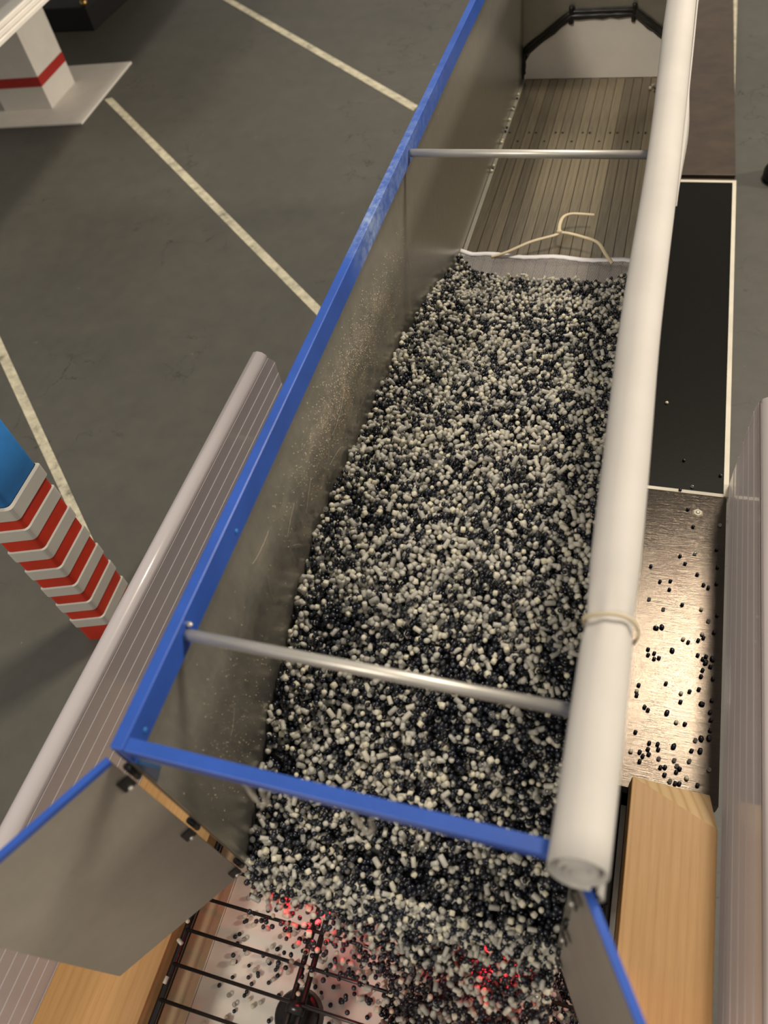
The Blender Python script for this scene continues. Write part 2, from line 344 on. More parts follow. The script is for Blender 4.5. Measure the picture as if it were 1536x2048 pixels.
for k in (0, 1):
    off = .0045 * k
    obj('sealant_bead', bead([(.0035, yb, .0005), (.0038, yb, .028 + off), (.0575, yb, .0672 + off), (.1265, yb, .0672 + off), (.1748, yb, .0338 + off)], .0036 - .0012 * k), black_seal, T, smooth=True)
for x in (.0575, .1265): obj('sealant_blob', bead([(x, yb - .001, .060), (x, yb - .001, .078)], .0026), black_seal, T, smooth=True)
# floor
obj('subfloor', box(.0021, W - .0021, .002, .934, -.0042, -.0026), dark_m, T)
obj('floor_edge_strip', box(.0022, .0062, .001, .933, -.0024, .0004), edge_m, T, label='pale edge strip beside the slats')
pitch = .00985; sx = .0066; k = 0; slats = []
sme = None
while sx + pitch < W - .0021:
    if sme is None:
        sl = obj('floor_slat', box(0, pitch - .0006, .001 - 0, .933, -.0024, 0), slat_m, T); sme = sl.data; sl.location.x = sx
    else:
        sl = bpy.data.objects.new('floor_slat', sme); C.objects.link(sl); sl.parent = T; sl.location.x = sx
    sl.location.z = (-1) ** k * .00008 + (k % 3) * .00006
    sl.location.y = 0
    slats.append((sx, sl)); sx += pitch; k += 1
sw = None
for i, (sx, sl) in enumerate(slats):
    if i % 3 == 1: spots = [(.5, .7845)]
    else: spots = [(.5, .803)]
    for u, y in spots:
        x = sx + (pitch - .0006) * (.25 if i % 3 == 0 else .5 if i % 3 == 1 else .5)
        if sw is None:
            bm = bmesh.new(); bmesh.ops.create_cone(bm, cap_ends=True, segments=10, radius1=.0014, radius2=.0010, depth=.0005); so = obj('slat_screw', bm, dark_m, T); sw = so.data
        else: so = bpy.data.objects.new('slat_screw', sw); C.objects.link(so); so.parent = T
        so.location = (x, y, .0005)
# rods
for y, z, r in ((.0540, .1765, .00265), (.4385, .1765, .00275)):
    rd = obj('brace_rod', tube([(.0058, y, z), (W / 2, y, z), (W - .0058, y, z)], r, 20), rod_m, T, smooth=True)
bm = bmesh.new(); bmesh.ops.create_icosphere(bm, subdivisions=2, radius=.0014, matrix=Matrix.Translation((.0062, .0575, .1795)) @ Matrix.Diagonal((1.3, 1, .6, 1))); obj('weld_spot', bm, edge_m, T, smooth=True)
for y in (.012, .110): 
    bm = bmesh.new(); bmesh.ops.create_uvsphere(bm, u_segments=10, v_segments=6, radius=.0013, matrix=Matrix.Translation((.0057 + bow(y), y, .1745)) @ Matrix.Diagonal((.5, 1, 1, 1))); obj('rivet', bm, panelblue, T, smooth=True)
# doors
def door(hx, dt, db, Ln, lab):
    D = empty('rear_door', label=lab); D.parent = T
    th = .0014; hy = -.0022; dt = Vector((*dt, 0)).normalized(); db = Vector((*db, 0)).normalized(); zt = .178; zb = .0
    nt_ = Vector((-dt.y, dt.x, 0)) * th; nb = Vector((-db.y, db.x, 0)) * th; o_ = Vector((hx, hy, 0)); s0 = .0012
    def P(d, l, z, n=None): return tuple(o_ + d * l + Vector((0, 0, z)) + (n or Vector()))
    bm = bmesh.new(); NG = 12; fr = {}; bk = {}
    for i in range(NG + 1):
        for j in range(NG + 1):
            d = db.lerp(dt, j / NG).normalized(); nn_ = Vector((-d.y, d.x, 0)) * th; l = s0 + (Ln - s0) * i / NG; z = zb + (zt - zb) * j / NG
            fr[i, j] = bm.verts.new(P(d, l, z)); bk[i, j] = bm.verts.new(P(d, l, z, nn_))
    for i in range(NG):
        for j in range(NG):
            bm.faces.new((fr[i, j], fr[i + 1, j], fr[i + 1, j + 1], fr[i, j + 1])); bm.faces.new((bk[i, j], bk[i, j + 1], bk[i + 1, j + 1], bk[i + 1, j]))
    for i in range(NG):
        for A_, B_ in (((i, 0), (i + 1, 0)), ((i, NG), (i + 1, NG)), ((0, i), (0, i + 1)), ((NG, i), (NG, i + 1))): bm.faces.new((fr[A_], fr[B_], bk[B_], bk[A_]))
    obj('door_leaf', bm, door_m, D)
    k = .0008
    bm = bmesh.new(); hexa(bm, [P(dt, s0, zt + .0001, -nt_ * k * 600), P(dt, Ln, zt + .0001, -nt_ * k * 600), P(dt, Ln, zt + .0001, nt_ * 1.5), P(dt, s0, zt + .0001, nt_ * 1.5), P(dt, s0, zt + .0028, -nt_ * k * 600), P(dt, Ln, zt + .0028, -nt_ * k * 600), P(dt, Ln, zt + .0028, nt_ * 1.5), P(dt, s0, zt + .0028, nt_ * 1.5)])
    obj('edge_strip', bm, blue, D, label='thin blue edge strip')
    for z in (.160, .086, .010):
        d = dt.lerp(db, 1 - z / zt).normalized(); q = o_
        hg = obj('hinge', tube([tuple(q + Vector((0, .0012, z - .006))), tuple(q + Vector((0, .0012, z + .006)))], .0016, 10), dark_m, D, smooth=True)
        sgn = 1 if hx < .09 else -1
        n = Vector((-d.y, d.x, 0)) * sgn
        n = n if n.x * sgn > 0 else -n
        bm = bmesh.new(); A = q + Vector((0, 0, z)); off = n * .0018
        hexa(bm, [tuple(A + off + d * a + Vector((0, 0, c)) + n * e) for c in (-.0045, .0045) for a, e in ((.0006, 0), (.0062, 0), (.0062, .0006), (.0006, .0006))])
        obj('hinge_plate', bm, dark_m, D)
        bm = bmesh.new(); bmesh.ops.create_icosphere(bm, subdivisions=2, radius=.0011, matrix=Matrix.Translation(A + off + d * .0035 + n * .0008 - Vector((0, 0, .0035)))); obj('hinge_screw', bm, rod_m, D, smooth=True)
    return D
door(.0000, (-.498, -.867), (-.587, -.809), .0802, 'plain metal rear door swung open, lower left')
door(W - .0022, (.508, -.861), (.480, -.877), .0880, 'plain metal rear door swung open, lower right')
# running gear
obj('chassis_beam', box(.055, .061, .02, .90, -.030, -.0045), dark_m, T); obj('chassis_beam', box(.119, .125, .02, .90, -.030, -.0045), dark_m, T)
for y in (.165, .265, .365):
    obj('axle', tube([(.006, y, -.045), (W - .006, y, -.045)], .004, 10), dark_m, T, smooth=True)
    for x in (.006, W - .034):
        o = obj('wheel', tube([(x, y, -.045), (x + .004, y, -.045), (x + .024, y, -.045), (x + .028, y, -.045)], [.030, .0348, .0348, .030], 32), rubber, T, smooth=False)
for x in (.10, ): obj('landing_leg', box(.060, .068, .70, .708, ZP + .0003, -.006), dark_m, T); obj('landing_leg', box(.112, .120, .70, .708, ZP + .0003, -.006), dark_m, T)
obj('underrun_bar', box(.006, W - .006, .004, .010, -.030, -.008), dark_m, T)
for x in (.030, .138):
    tl = obj('tail_light', box(x, x + .014, .0003, .0036, -.018, -.0045), redlamp, T, label='small lit red tail light')
    l = bpy.data.lights.new('tail_glow', 'AREA'); l.size = .012; l.energy = .07; l.color = (1, .03, .05)
    lo = bpy.data.objects.new('tail_glow', l); C.objects.link(lo); lo.location = (x + .007, -.0008, -.011); lo.rotation_euler = (math.radians(90 + 12), 0, math.radians(180)); lo.rotation_euler = Vector((0, -1, -.35)).to_track_quat('-Z', 'Z').to_euler()

# ---------------------------------------------------------------- tarp roll with spiral section
prof_r = [(-.004, .1750, .0103), (.04, .1752, .0103), (.070, .1752, .0101), (.082, .1752, .0091), (.095, .1750, .0098), (.112, .1748, .0105), (.137, .1746, .0107), (.247, .1735, .0108), (.395, .1745, .0106), (.61, .1738, .0118), (.94, .1745, .0115)]
def interp(y):
    for (a, ca, ra), (b, cb_, rb) in zip(prof_r, prof_r[1:]):
        if y <= b:
            t = (y - a) / (b - a); t = t * t * (3 - 2 * t); return ca + (cb_ - ca) * t, ra + (rb - ra) * t
    return prof_r[-1][1:]
TR = empty('rolled_tarp', label='rolled off-white tarp lying along the right side of the trailer', category='tarp')
bm = bmesh.new(); turns = 2.7; NS = 110; rings = []
Y = [-.004 + .944 * t for t in np.concatenate([np.linspace(0, .075, 8), np.linspace(.08, .13, 22), np.linspace(.14, 1, 48)])]
for y in Y:
    cx, R_ = interp(y); near = math.exp(-((y - .082) / .010) ** 2); near2 = math.exp(-((y - .092) / .022) ** 2); out = []; inn = []
    for i in range(NS + 1):
        t = i / NS; a = -math.pi * .38 - t * turns * 2 * math.pi
        rr = R_ * (1 - .66 * t ** .9) if i > 34 else R_ * (1 - .02 * i / 34 - (.66 * (34 / NS) ** .9 - .02) * max(0, (i - 24) / 10) ** 1.0)
        fold = 0
        if i < 40:
            fold = near * .0003 * math.sin(7 * a + 1.0) + near2 * .0010 * min(0, math.cos(a * 2 - .9)) - near2 * .0007 * math.exp(-(((a + 4.4) % (2 * math.pi) - 3.0) / .35) ** 2)
        rr += fold + .00022 * math.sin(3 * a + y * 17) * (1 if i < 40 else 0)
        out.append((rr, a)); inn.append((rr - .00055, a))
    loop = out + inn[::-1]
    zc = H + R_ * .94
    sh = .20 * max(0, 1 - (y + .004) / .02)
    rings.append([bm.verts.new((cx + r_ * math.cos(a), y + sh * (r_ * math.sin(a) - R_ * .6), zc + r_ * math.sin(a) * .96)) for r_, a in loop])
n = len(rings[0])
for i in range(len(rings) - 1):
    for j in range(n): bm.faces.new((rings[i][j], rings[i][(j + 1) % n], rings[i + 1][(j + 1) % n], rings[i + 1][j]))
for R2 in (rings[0], rings[-1]):
    m_ = n // 2
    for j in range(m_ - 1): bm.faces.new((R2[j], R2[j + 1], R2[n - 2 - j], R2[n - 1 - j]))
obj('cloth_roll', bm, tarp_m, TR, smooth=True)
bm = bmesh.new(); A = []; Bv = []   # loose hem hanging outside the rail
hem = [(.9 - .012 * i) for i in range(46)]
for y in hem:
    cx, R_ = interp(y); fd = min(1, max(0, (y - .365) / .12)); w_ = max(0, math.sin((y - .36) * 21)) * .0035 * fd
    A.append((bm.verts.new((cx + R_ * .90, y, H + .006)), bm.verts.new((cx + R_ * (.9 + .1 * fd) + .0002 + w_, y, H + .0055 - .0095 * fd - w_)), bm.verts.new((cx + R_ * (.9 + .1 * fd) - .0004 + w_, y, H + .005 - .0095 * fd - w_)), bm.verts.new((cx + R_ * .84, y, H + .0055))))
for i in range(len(A) - 1):
    for j in range(4): bm.faces.new((A[i][j], A[i][(j + 1) % 4], A[i + 1][(j + 1) % 4], A[i + 1][j]))
obj('loose_hem', bm, tarp_m, TR, smooth=True)
# lower flap at rear end of the roll
fl_ = [(.1815, H + .0015), (.1828, H - .002), (.1832, H - .007), (.1822, H - .011), (.1812, H - .0105), (.1820, H - .0065), (.1814, H - .002), (.1803, H + .0008)]
bm = bmesh.new(); r0 = [bm.verts.new((x + .0005, -.0075, z)) for x, z in fl_]; r1 = [bm.verts.new((x, .10, z)) for x, z in fl_]
for i in range(8): bm.faces.new((r0[i], r0[(i + 1) % 8], r1[(i + 1) % 8], r1[i]))
bm.faces.new(r0[::-1]); bm.faces.new(r1); obj('end_flap', bm, tarp_m, TR, smooth=True)
cx, R_ = interp(.082); bp = []
for i in range(33):
    a = 2 * math.pi * i / 32; bp.append((cx + (R_ + .0008) * math.cos(a), .0815 + .0012 * math.sin(a * 2) - .0016 * math.cos(a), H + .0103 * .93 + (R_ + .0009) * math.sin(a) * .98))
obj('rubber_band', tube(bp, .00095, 8, cap=False, sx=.6, sy=1.1), band_m, smooth=True, label='cream rubber band cinched around the rolled tarp', category='band')

# ---------------------------------------------------------------- retaining net with cord
N = empty('retaining_net', label='white mesh net at the front edge of the pellets with a cream pull cord', category='net')
nx, ny = 118, 40; bm = bmesh.new(); grid = {}
def netpt(u, v2):   # u across 0..1, v2 0 top hem .. 1 under the pellets
    x = .0024 + u * .1724; edge = abs(u - .5) * 2
    y = .5700 - v2 * .075; z = .0016 + .0022 * math.sin(u * 9) ** 2 * (1 - v2) + .0045 * max(0, edge - .86) / .14 * (1 - .3 * v2)
    return (x, y, z)
for j in range(ny):
    for i in range(nx):
        grid[i, j] = bm.verts.new(netpt((i + (.5 if j % 2 else 0)) / nx, j / ny))
for j in range(ny - 2):
    for i in range(nx - 1):
        # diamond cells
        if j % 2 == 0: q = (grid[i, j], grid[i, j + 1], grid[i, j + 2], grid[i - 1, j + 1] if i else None)
        else: q = (grid[i, j], grid[i + 1, j + 1], grid[i, j + 2], grid[i, j + 1])
        if None in q: continue
        try: bm.faces.new(q)
        except ValueError: pass
no = obj('mesh_cloth', bm, net_m, N); wf = no.modifiers.new('threads', 'WIREFRAME'); wf.thickness = .00026; wf.use_replace = True
bm = bmesh.new(); rr = []
for i in range(61):
    x, y, z = netpt(i / 60, 0); wob = .0004 * math.sin(i * 1.7)
    rr.append([bm.verts.new(p) for p in ((x, y + .0022 + wob, z + .0002), (x, y - .0030 + wob, z + .0002), (x, y - .0028, z + .0012), (x, y + .0020, z + .0014))])
for i in range(60):
    for j in range(4): bm.faces.new((rr[i][j], rr[i][(j + 1) % 4], rr[i + 1][(j + 1) % 4], rr[i + 1][j]))
bm.faces.new(rr[0]); bm.faces.new(rr[-1][::-1]); obj('hem_band', bm, hem_m, N, smooth=True)
def spline(P, n=8):
    P = [Vector(p) for p in P]; out = []
    for i in range(len(P) - 1):
        a, b, c, d = P[max(i - 1, 0)], P[i], P[i + 1], P[min(i + 2, len(P) - 1)]
        for t in [k / n for k in range(n)]: out.append(.5 * ((2 * b) + (c - a) * t + (2 * a - 5 * b + 4 * c - d) * t * t + (3 * b - a - 3 * c + d) * t ** 3))
    return out + [P[-1]]
obj('pull_cord', tube(spline([(.0330, .5660, .004), (.0470, .5690, .0075), (.0680, .5820, .011), (.0890, .5925, .012), (.0935, .5970, .013)]), .00185, 8, sy=.5), strap_m, N, smooth=True)
obj('pull_cord', tube(spline([(.1450, .5640, .004), (.1380, .5720, .008), (.1290, .5850, .011), (.1130, .5920, .012), (.1000, .5950, .013), (.0920, .5965, .0125)]), .00185, 8, sy=.5), strap_m, N, smooth=True)
obj('pull_cord', tube(spline([(.0925, .5965, .013), (.0915, .6060, .014), (.0930, .6190, .014), (.0990, .6265, .013), (.1090, .6285, .012), (.1215, .6290, .011)]), .0018, 8, sy=.5), strap_m, N, smooth=True)
bm = bmesh.new(); bmesh.ops.create_icosphere(bm, subdivisions=2, radius=.0026, matrix=Matrix.Translation((.0925, .5962, .0135)) @ Matrix.Diagonal((1.1, 1, .8, 1))); obj('knot', bm, strap_m, N, smooth=True)

# ---------------------------------------------------------------- granulate
def tmpl(kind):
    bm = bmesh.new()
    if kind == 'ball': bmesh.ops.create_uvsphere(bm, u_segments=8, v_segments=5, radius=1)
    elif kind == 'rod':   # rounded cut cylinder
        prev = None
        for z, r in ((-1, .0), (-1, .90), (-.93, 1), (.93, 1), (1, .90), (1, 0)):
            ring = [bm.verts.new((math.cos(a) * r, math.sin(a) * r, z)) for a in [2 * math.pi * k / 8 for k in range(8)]] if r else [bm.verts.new((0, 0, z))]
            if prev:
                for k in range(8):
                    q = [prev[k % len(prev)], prev[(k + 1) % len(prev)], ring[(k + 1) % len(ring)], ring[k % len(ring)]]; qq = []
                    for t in q:
                        if t not in qq: qq.append(t)
                    bm.faces.new(qq)
            prev = ring
    elif kind == 'cube':
        bmesh.ops.create_cube(bm, size=2); bmesh.ops.bevel(bm, geom=bm.edges[:], offset=.28, segments=1, affect='EDGES')
    bmesh.ops.triangulate(bm, faces=bm.faces[:]); bmesh.ops.recalc_face_normals(bm, faces=bm.faces)
    bm.verts.index_update(); V = np.array([v.co[:] for v in bm.verts]); F = np.array([[v.index for v in f.verts] for f in bm.faces]); bm.free(); return V, F
TM = {k: tmpl(k) for k in ('ball', 'rod', 'cube')}
DARK = .6 * np.array([(.008, .011, .022), (.012, .015, .028), (.018, .022, .040), (.006, .008, .014), (.035, .042, .058)])
LITE = 1.12 * np.array([(.56, .54, .47), (.50, .485, .43), (.62, .59, .50), (.42, .41, .37), (.55, .54, .49)])
CREAM = np.array([(.78, .74, .58), (.84, .80, .66)])
def kinds(n, pd_=.50, pc=.035):
    """per pellet: template, half sizes, colour, material, contact radius"""
    out = []; r = rng.random(n); r2 = rng.random(n)
    for i in range(n):
        s = rng.uniform(.94, 1.22); pd = pd_ if np.isscalar(pd_) else pd_[i]
        if r[i] < pd: out.append(('ball', (.00142 * s, .00142 * s * rng.uniform(.85, 1.1), .00142 * s * rng.uniform(.8, 1.15)), DARK[rng.integers(5)], 0, .00140 * s))
        elif r[i] < pd + pc: out.append(('ball', (.0016 * s, .0016 * s, .0014 * s), (.8, .8, .78), 2, .0015 * s))
        elif r[i] < pd + pc + .055: out.append(('cube', (.00135 * s, .00135 * s, .00135 * s), CREAM[rng.integers(2)], 1, .0016))
        elif r[i] < pd + pc + .09: out.append(('ball', (.0014 * s, .0014 * s, .0014 * s), CREAM[rng.integers(2)], 1, .0014))
        elif r2[i] < .42: out.append(('rod', (.00135 * s, .00135 * s, .0023 * s * rng.uniform(.85, 1.15)), LITE[rng.integers(5)], 1, .0016 * s))
        else: out.append(('ball', (.0015 * s, .0019 * s, .0014 * s * rng.uniform(.8, 1.2)), LITE[rng.integers(5)], 1, .00155 * s))
    return out
def rots(n, flat=None):
    q = rng.normal(size=(n, 4)); q /= np.linalg.norm(q, axis=1)[:, None]; w_, x, y, z = q.T
    return np.stack([np.stack([1 - 2 * (y * y + z * z), 2 * (x * y - z * w_), 2 * (x * z + y * w_)], -1), np.stack([2 * (x * y + z * w_), 1 - 2 * (x * x + z * z), 2 * (y * z - x * w_)], -1), np.stack([2 * (x * z - y * w_), 2 * (y * z + x * w_), 1 - 2 * (x * x + y * y)], -1)], 1)
def build_pellets(name, P, K, parent=None, **props):
    V = []; F = []; T_ = []; MI = []; off = 0
    for kd in TM:
        for mi in (0, 1, 2):
            idx = [i for i, k in enumerate(K) if k[0] == kd and k[3] == mi]
            if not idx: continue
            tv, tf = TM[kd]; s = np.array([K[i][1] for i in idx]); R3 = rots(len(idx)); p = np.array([P[i] for i in idx]); col = np.array([K[i][2] for i in idx])
            vv = np.einsum('nij,nkj->nki', R3, tv[None] * s[:, None, :]) + p[:, None, :]
            n_, k_ = vv.shape[:2]; V.append(vv.reshape(-1, 3)); F.append((tf[None] + (np.arange(n_) * k_)[:, None, None] + off).reshape(-1, 3)); off += n_ * k_
            T_.append(np.repeat(col, k_, 0)); MI.append(np.full(n_ * len(tf), mi))
    V = np.concatenate(V); F = np.concatenate(F); T_ = np.concatenate(T_); MI = np.concatenate(MI)
    me = bpy.data.meshes.new(name); me.vertices.add(len(V)); me.vertices.foreach_set('co', V.ravel().astype(np.float32))
    me.loops.add(F.size); me.loops.foreach_set('vertex_index', F.ravel().astype(np.int32)); me.polygons.add(len(F))
    me.polygons.foreach_set('loop_start', np.arange(0, F.size, 3, dtype=np.int32)); me.polygons.foreach_set('material_index', MI.astype(np.int32))
    me.polygons.foreach_set('use_smooth', np.ones(len(F), bool))
    at = me.attributes.new('tint', 'FLOAT_COLOR', 'POINT'); at.data.foreach_set('color', np.concatenate([T_, np.ones((len(T_), 1))], 1).ravel().astype(np.float32))
    me.update(calc_edges=True)
    for m in (pm_dark, pm_white, pm_clear): me.materials.append(m)
    o = bpy.data.objects.new(name, me); C.objects.link(o); o.parent = parent
    for k, v_ in props.items(): o[k] = v_
    return o, len(F)
def deposit(n, xr, yr, base, K, cull=None, tries=4):
    cell = .004; G = {}; P = []
    for i in range(n):
        r = K[i][4]; best = None
        for _ in range(tries):
            x = random.uniform(xr[0] + r, xr[1] - r); y = random.uniform(*yr); b = base(x, y)
            if b is None: continue
            z = b + r; gx, gy = int(x // cell), int(y // cell)
            for ax in (-1, 0, 1):
                for ay in (-1, 0, 1):
                    for (qx, qy, qz, qr) in G.get((gx + ax, gy + ay), ()):
                        R2 = (r + qr) * .90; d2 = (x - qx) ** 2 + (y - qy) ** 2
                        if d2 < R2 * R2:
                            zz = qz + math.sqrt(R2 * R2 - d2)
                            if zz > z: z = zz
            h = z - b
            if best is None or h < best[0]: best = (h, x, y, z, gx, gy)
        if best is None: P.append(None); continue
        h, x, y, z, gx, gy = best; P.append((x, y, z)); G.setdefault((gx, gy), []).append((x, y, z, r))
    return P
PY = [-.004, .0082, .03, .0594, .0903, .135, .185, .24, .312, .408, .50, .545, .575]
PZ = [.000, .0060, .022, .040, .058, .077, .082, .0765, .069, .0535, .030, .012, .0]
def surf(x, y):
    z = float(np.interp(y, PY, PZ)); e = abs(x - .09) / .09
    # hollow middle, pellets climb a little at the walls near the front edge of the net
    z += -.0045 + .006 * e * e * (1 if y < .5 else 1.6)
    ye = .527 + .040 * e ** 5
    if y > .46: z = min(z, .0 + (ye - y) * .42)
    z += (.0018 * math.sin(x * 70 + 1.3) * math.sin(y * 38) + .0012 * math.sin(y * 90 + x * 40)) * min(1, max(0, (.52 - y) / .05))
    return z
def base_load(x, y):
    s = surf(x, y) - .0078
    if s < -.0075: return None
    return max(s, .0008)
def load_kinds(n):
    K = kinds(n, .47); return K
NL = 27000
K = load_kinds(NL); P = deposit(NL, (.0022, W - .0022), (.0, .577), base_load, K, tries=3)
keep = [i for i, p in enumerate(P) if p is not None]
def vary(x, y): return .46 + max(0, .22 - y) * .45 + .22 * math.sin(x * 95 + 2 * math.sin(y * 60)) * math.sin(y * 120 + 3 * math.sin(x * 50)) + .09 * math.sin(y * 210 + x * 170) + (.10 if y < .13 and x > .07 else 0) + max(0, (x - .16)) * 10
K = kinds(NL, [vary(*p[:2]) if p else .5 for p in P])
o, t1 = build_pellets('granulate_load', [P[i] for i in keep], [K[i] for i in keep], kind='stuff', label='mixed navy, milky and cream plastic granulate filling the trailer bed', category='granulate')
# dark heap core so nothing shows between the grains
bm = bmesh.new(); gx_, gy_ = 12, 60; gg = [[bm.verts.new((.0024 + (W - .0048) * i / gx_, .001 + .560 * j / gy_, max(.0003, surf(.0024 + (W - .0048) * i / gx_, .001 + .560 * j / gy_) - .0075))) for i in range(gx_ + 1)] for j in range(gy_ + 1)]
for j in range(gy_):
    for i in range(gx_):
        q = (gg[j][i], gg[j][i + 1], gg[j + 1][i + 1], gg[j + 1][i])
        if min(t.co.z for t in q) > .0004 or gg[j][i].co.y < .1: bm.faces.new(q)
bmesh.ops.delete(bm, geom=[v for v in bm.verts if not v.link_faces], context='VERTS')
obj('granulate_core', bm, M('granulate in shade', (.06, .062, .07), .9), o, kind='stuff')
# falling curtain
NF = 5200; K = kinds(NF, .66); P = []
for i in range(NF):
    u = random.random(); t = random.random() ** 1.25
    x = .004 + .170 * u; left = max(0, 1 - u / .62)
    if random.random() < left * .55 * t ** .7 + left * .12: x = .06 + .116 * random.random(); left = 0
    d = t * .085; vy = .010 + .024 * random.random() + .012 * u
    y = -vy * (t ** .55) * (1.1 + .3 * random.random()) + random.gauss(0, .0018) + .002
    z = .004 - d + random.gauss(0, .002)
    tt = d / .085; edge = .13 + .22 * u; pk = 1 if tt < edge else (.16 if u < .4 else .30 if u < .7 else .48)
    if random.random() > pk: continue
    if y > -.0008 and z < .001: y = -.0008 - abs(random.gauss(0, .002))
    if x > W - .004: x = W - .004
    xe = .1765 + max(0, -y) * .45; x = min(x, xe - .0035)
    P.append((x, y, z))
# crest spilling over the sill
Kc = kinds(900, .48); Pc = [(random.uniform(.004, .173), random.uniform(-.008, .004), 0) for _ in Kc]
Pc = [(x, y, .0035 + max(-.010, min(.006, (y + .001) * 1.1)) + random.gauss(0, .0015)) for x, y, z in Pc]
_, t2 = build_pellets('falling_granulate', P + Pc, K[:len(P)] + Kc, kind='stuff', label='curtain of granulate pouring off the rear sill between the open doors', category='granulate')
# heap in the bin
def base_bin(x, y):
    d = math.hypot((x - .170) / .108, (y + .050) / .17)
    h = -.098 - .034 * min(1, d) ** 1.3
    if x > .19: h = min(h, -.104)
    if h < -.127 and random.random() < .93: return None
    return max(h - .007, -.1298)
NB = 9500; K = kinds(NB, .68, .07); P = deposit(NB, (-.040, .202), (-.17, .115), base_bin, K, tries=2); keep = [i for i, p in enumerate(P) if p is not None]
_, t3 = build_pellets('granulate_heap', [P[i] for i in keep], [K[i] for i in keep], kind='stuff', label='heap of granulate in the bin under the wire grate', category='granulate')
print('pellet tris', t1 + t2 + t3)
# single loose pellets -------------------------------------------------
def single(kind, mat, col, size):
    tv, tf = TM[kind]; me = bpy.data.meshes.new('pellet'); me.from_pydata((tv * np.array(size)).tolist(), [], tf.tolist()); me.materials.append(mat)
    for p in me.polygons: p.use_smooth = True
    a = me.attributes.new('tint', 'FLOAT_COLOR', 'POINT'); a.data.foreach_set('color', np.tile((*col, 1), len(tv)).astype(np.float32)); return me
SM = {'d': single('ball', pm_dark, DARK[1], (.0014, .0015, .0013)), 'D': single('ball', pm_dark, DARK[0], (.0017, .0022, .0014)),
      'w': single('ball', pm_white, CREAM[0], (.0015, .0015, .0013)), 'c': single('ball', pm_clear, CREAM[0], (.0015, .0015, .0013)),
      'r': single('rod', pm_white, LITE[2], (.0013, .0013, .0021)), 'q': single('cube', pm_white, CREAM[1], (.0014, .0014, .0014))}
def loose(k, x, y, z, label, group):
    o = bpy.data.objects.new('pellet', SM[k]); C.objects.link(o); o.location = (x, y, z); o.rotation_euler = (0 if k != 'r' else math.pi / 2, 0, random.uniform(0, 6.28))
    o['label'] = label; o['category'] = 'pellet'; o['group'] = group
LOOSE = "c2093,2651 d2332,2647 c2201,2582 w2468,2633 c2521,2542 d2581,2603 d2563,2454 D2160,2412 D2200,2427 w2353,2356 d2389,2338 d2457,2366 d2491,2395 w2482,2422 d2117,2224 d2121,2179 d2162,2200 d2164,2156 d2196,2169 D2283,2248 d2458,2245 d2514,2246 d2493,2221 D2558,2234 D2513,2197 d2546,2171 d2495,2133 d2486,2082 d2565,2080 d2075,1928 d2068,1848 w2066,1879 d2256,1978 w2360,1925 d2416,1951 d2476,1980 d2360,1860 D2499,1874 d2563,1915 D2276,1760 d2127,1771 d2151,1753 d2554,1823 d2562,1769 w2340,1704 d2396,1703 d2559,1692 D2553,1636 D2504,1622 c2468,1602 d2082,1576 w2063,1434 d2176,1518 d2171,1473 d2179,1439 d2231,1522 d2237,1486 d2120,1442 d2142,1418 d2125,1377 D2333,1529 d2447,1524 D2501,1535 c2244,1423 c2342,1434 c2436,1449 d2259,1365 d2287,1373 d2287,1322 c2360,1399 d2379,1384 d2359,1357 c2323,1287 w2425,1330 d2356,1280 d2381,1284 d2493,1299 c2560,1419 d2275,4090 c2354,3808 d2261,3754 d2571,3963 d2331,3562 d2379,3393 c2579,3441 d2561,3200 d2294,3088 c2403,3131 d2335,3024 d2085,2952 d2573,3034 d2427,2938 d2161,2823 d2237,2843 d2234,2764 d2476,2852 d2511,2833 d2569,2882 w2094,4762"
LN = {'d': ('small navy pellet lying loose on the platform beside the tarp roll', 'loose navy pellets on the platform'),
      'D': ('large flat navy pellet lying loose on the shiny brown board', 'large loose navy pellets on the brown board'),
      'w': ('cream round pellet lying loose on the platform beside the tarp roll', 'loose cream pellets on the platform'),
      'c': ('clear glassy pellet lying loose on the platform beside the tarp roll', 'loose clear pellets on the platform')}
def loose_at(k, x, y):
    l, g = LN[k]; l = l.split(' lying')[0]; l = l.replace('clear glassy', 'clear').replace('large flat', 'large')
    if y > .375: wh = 'on the black board, ' + ('just above cream cross strip' if y < .385 else 'towards right cream edge' if x > .25 else 'well up the board by the tarp roll' if y > .45 else 'a little above the cross strip')
    else:
        wy = ('level with pale washer' if y > .335 else 'just below pale washer' if y > .29 else 'darker part above sheen' if y > .262 else 'top edge of sheen' if y > .228 else
              'upper bright sheen' if y > .205 else 'middle of bright sheen' if y > .172 else 'lower bright sheen' if y > .147 else 'near wooden block')
        wx = 'along the plastic panel' if x > .2535 else 'right of centre' if x > .242 else 'in the middle' if x > .2265 else 'left of centre' if x > .2145 else 'beside the tarp roll'
        wh = 'on brown board, ' + wx + ', ' + wy
    loose(k, x, y, ZP + .00125, (l + ' ' + wh)[:200], g)
for t in LOOSE.split():
    x, y = t[1:].split(','); loose_at(t[0], min(int(x) / 1e4, .2608), int(y) / 1e4)
for i, (y, k) in enumerate(((.889, 'w'), (.880, 'd'), (.858, 'd'), (.853, 'r'), (.829, 'q'), (.812, 'd'), (.803, 'd'), (.784, 'w'), (.779, 'q'), (.731, 'w'), (.726, 'd'), (.72, 'q'))):
    loose(k, .0042, y, .0017, {'w': 'cream round', 'd': 'navy', 'r': 'milky rod-shaped', 'q': 'cream cube-shaped'}[k] + ' pellet along left floor edge, ' + ('by white end panel' if y > .87 else 'second cluster from end panel' if y > .84 else 'third cluster from end panel' if y > .80 else 'near far rod' if y < .74 else 'fourth cluster from end panel'), 'pellets along the far left floor edge')
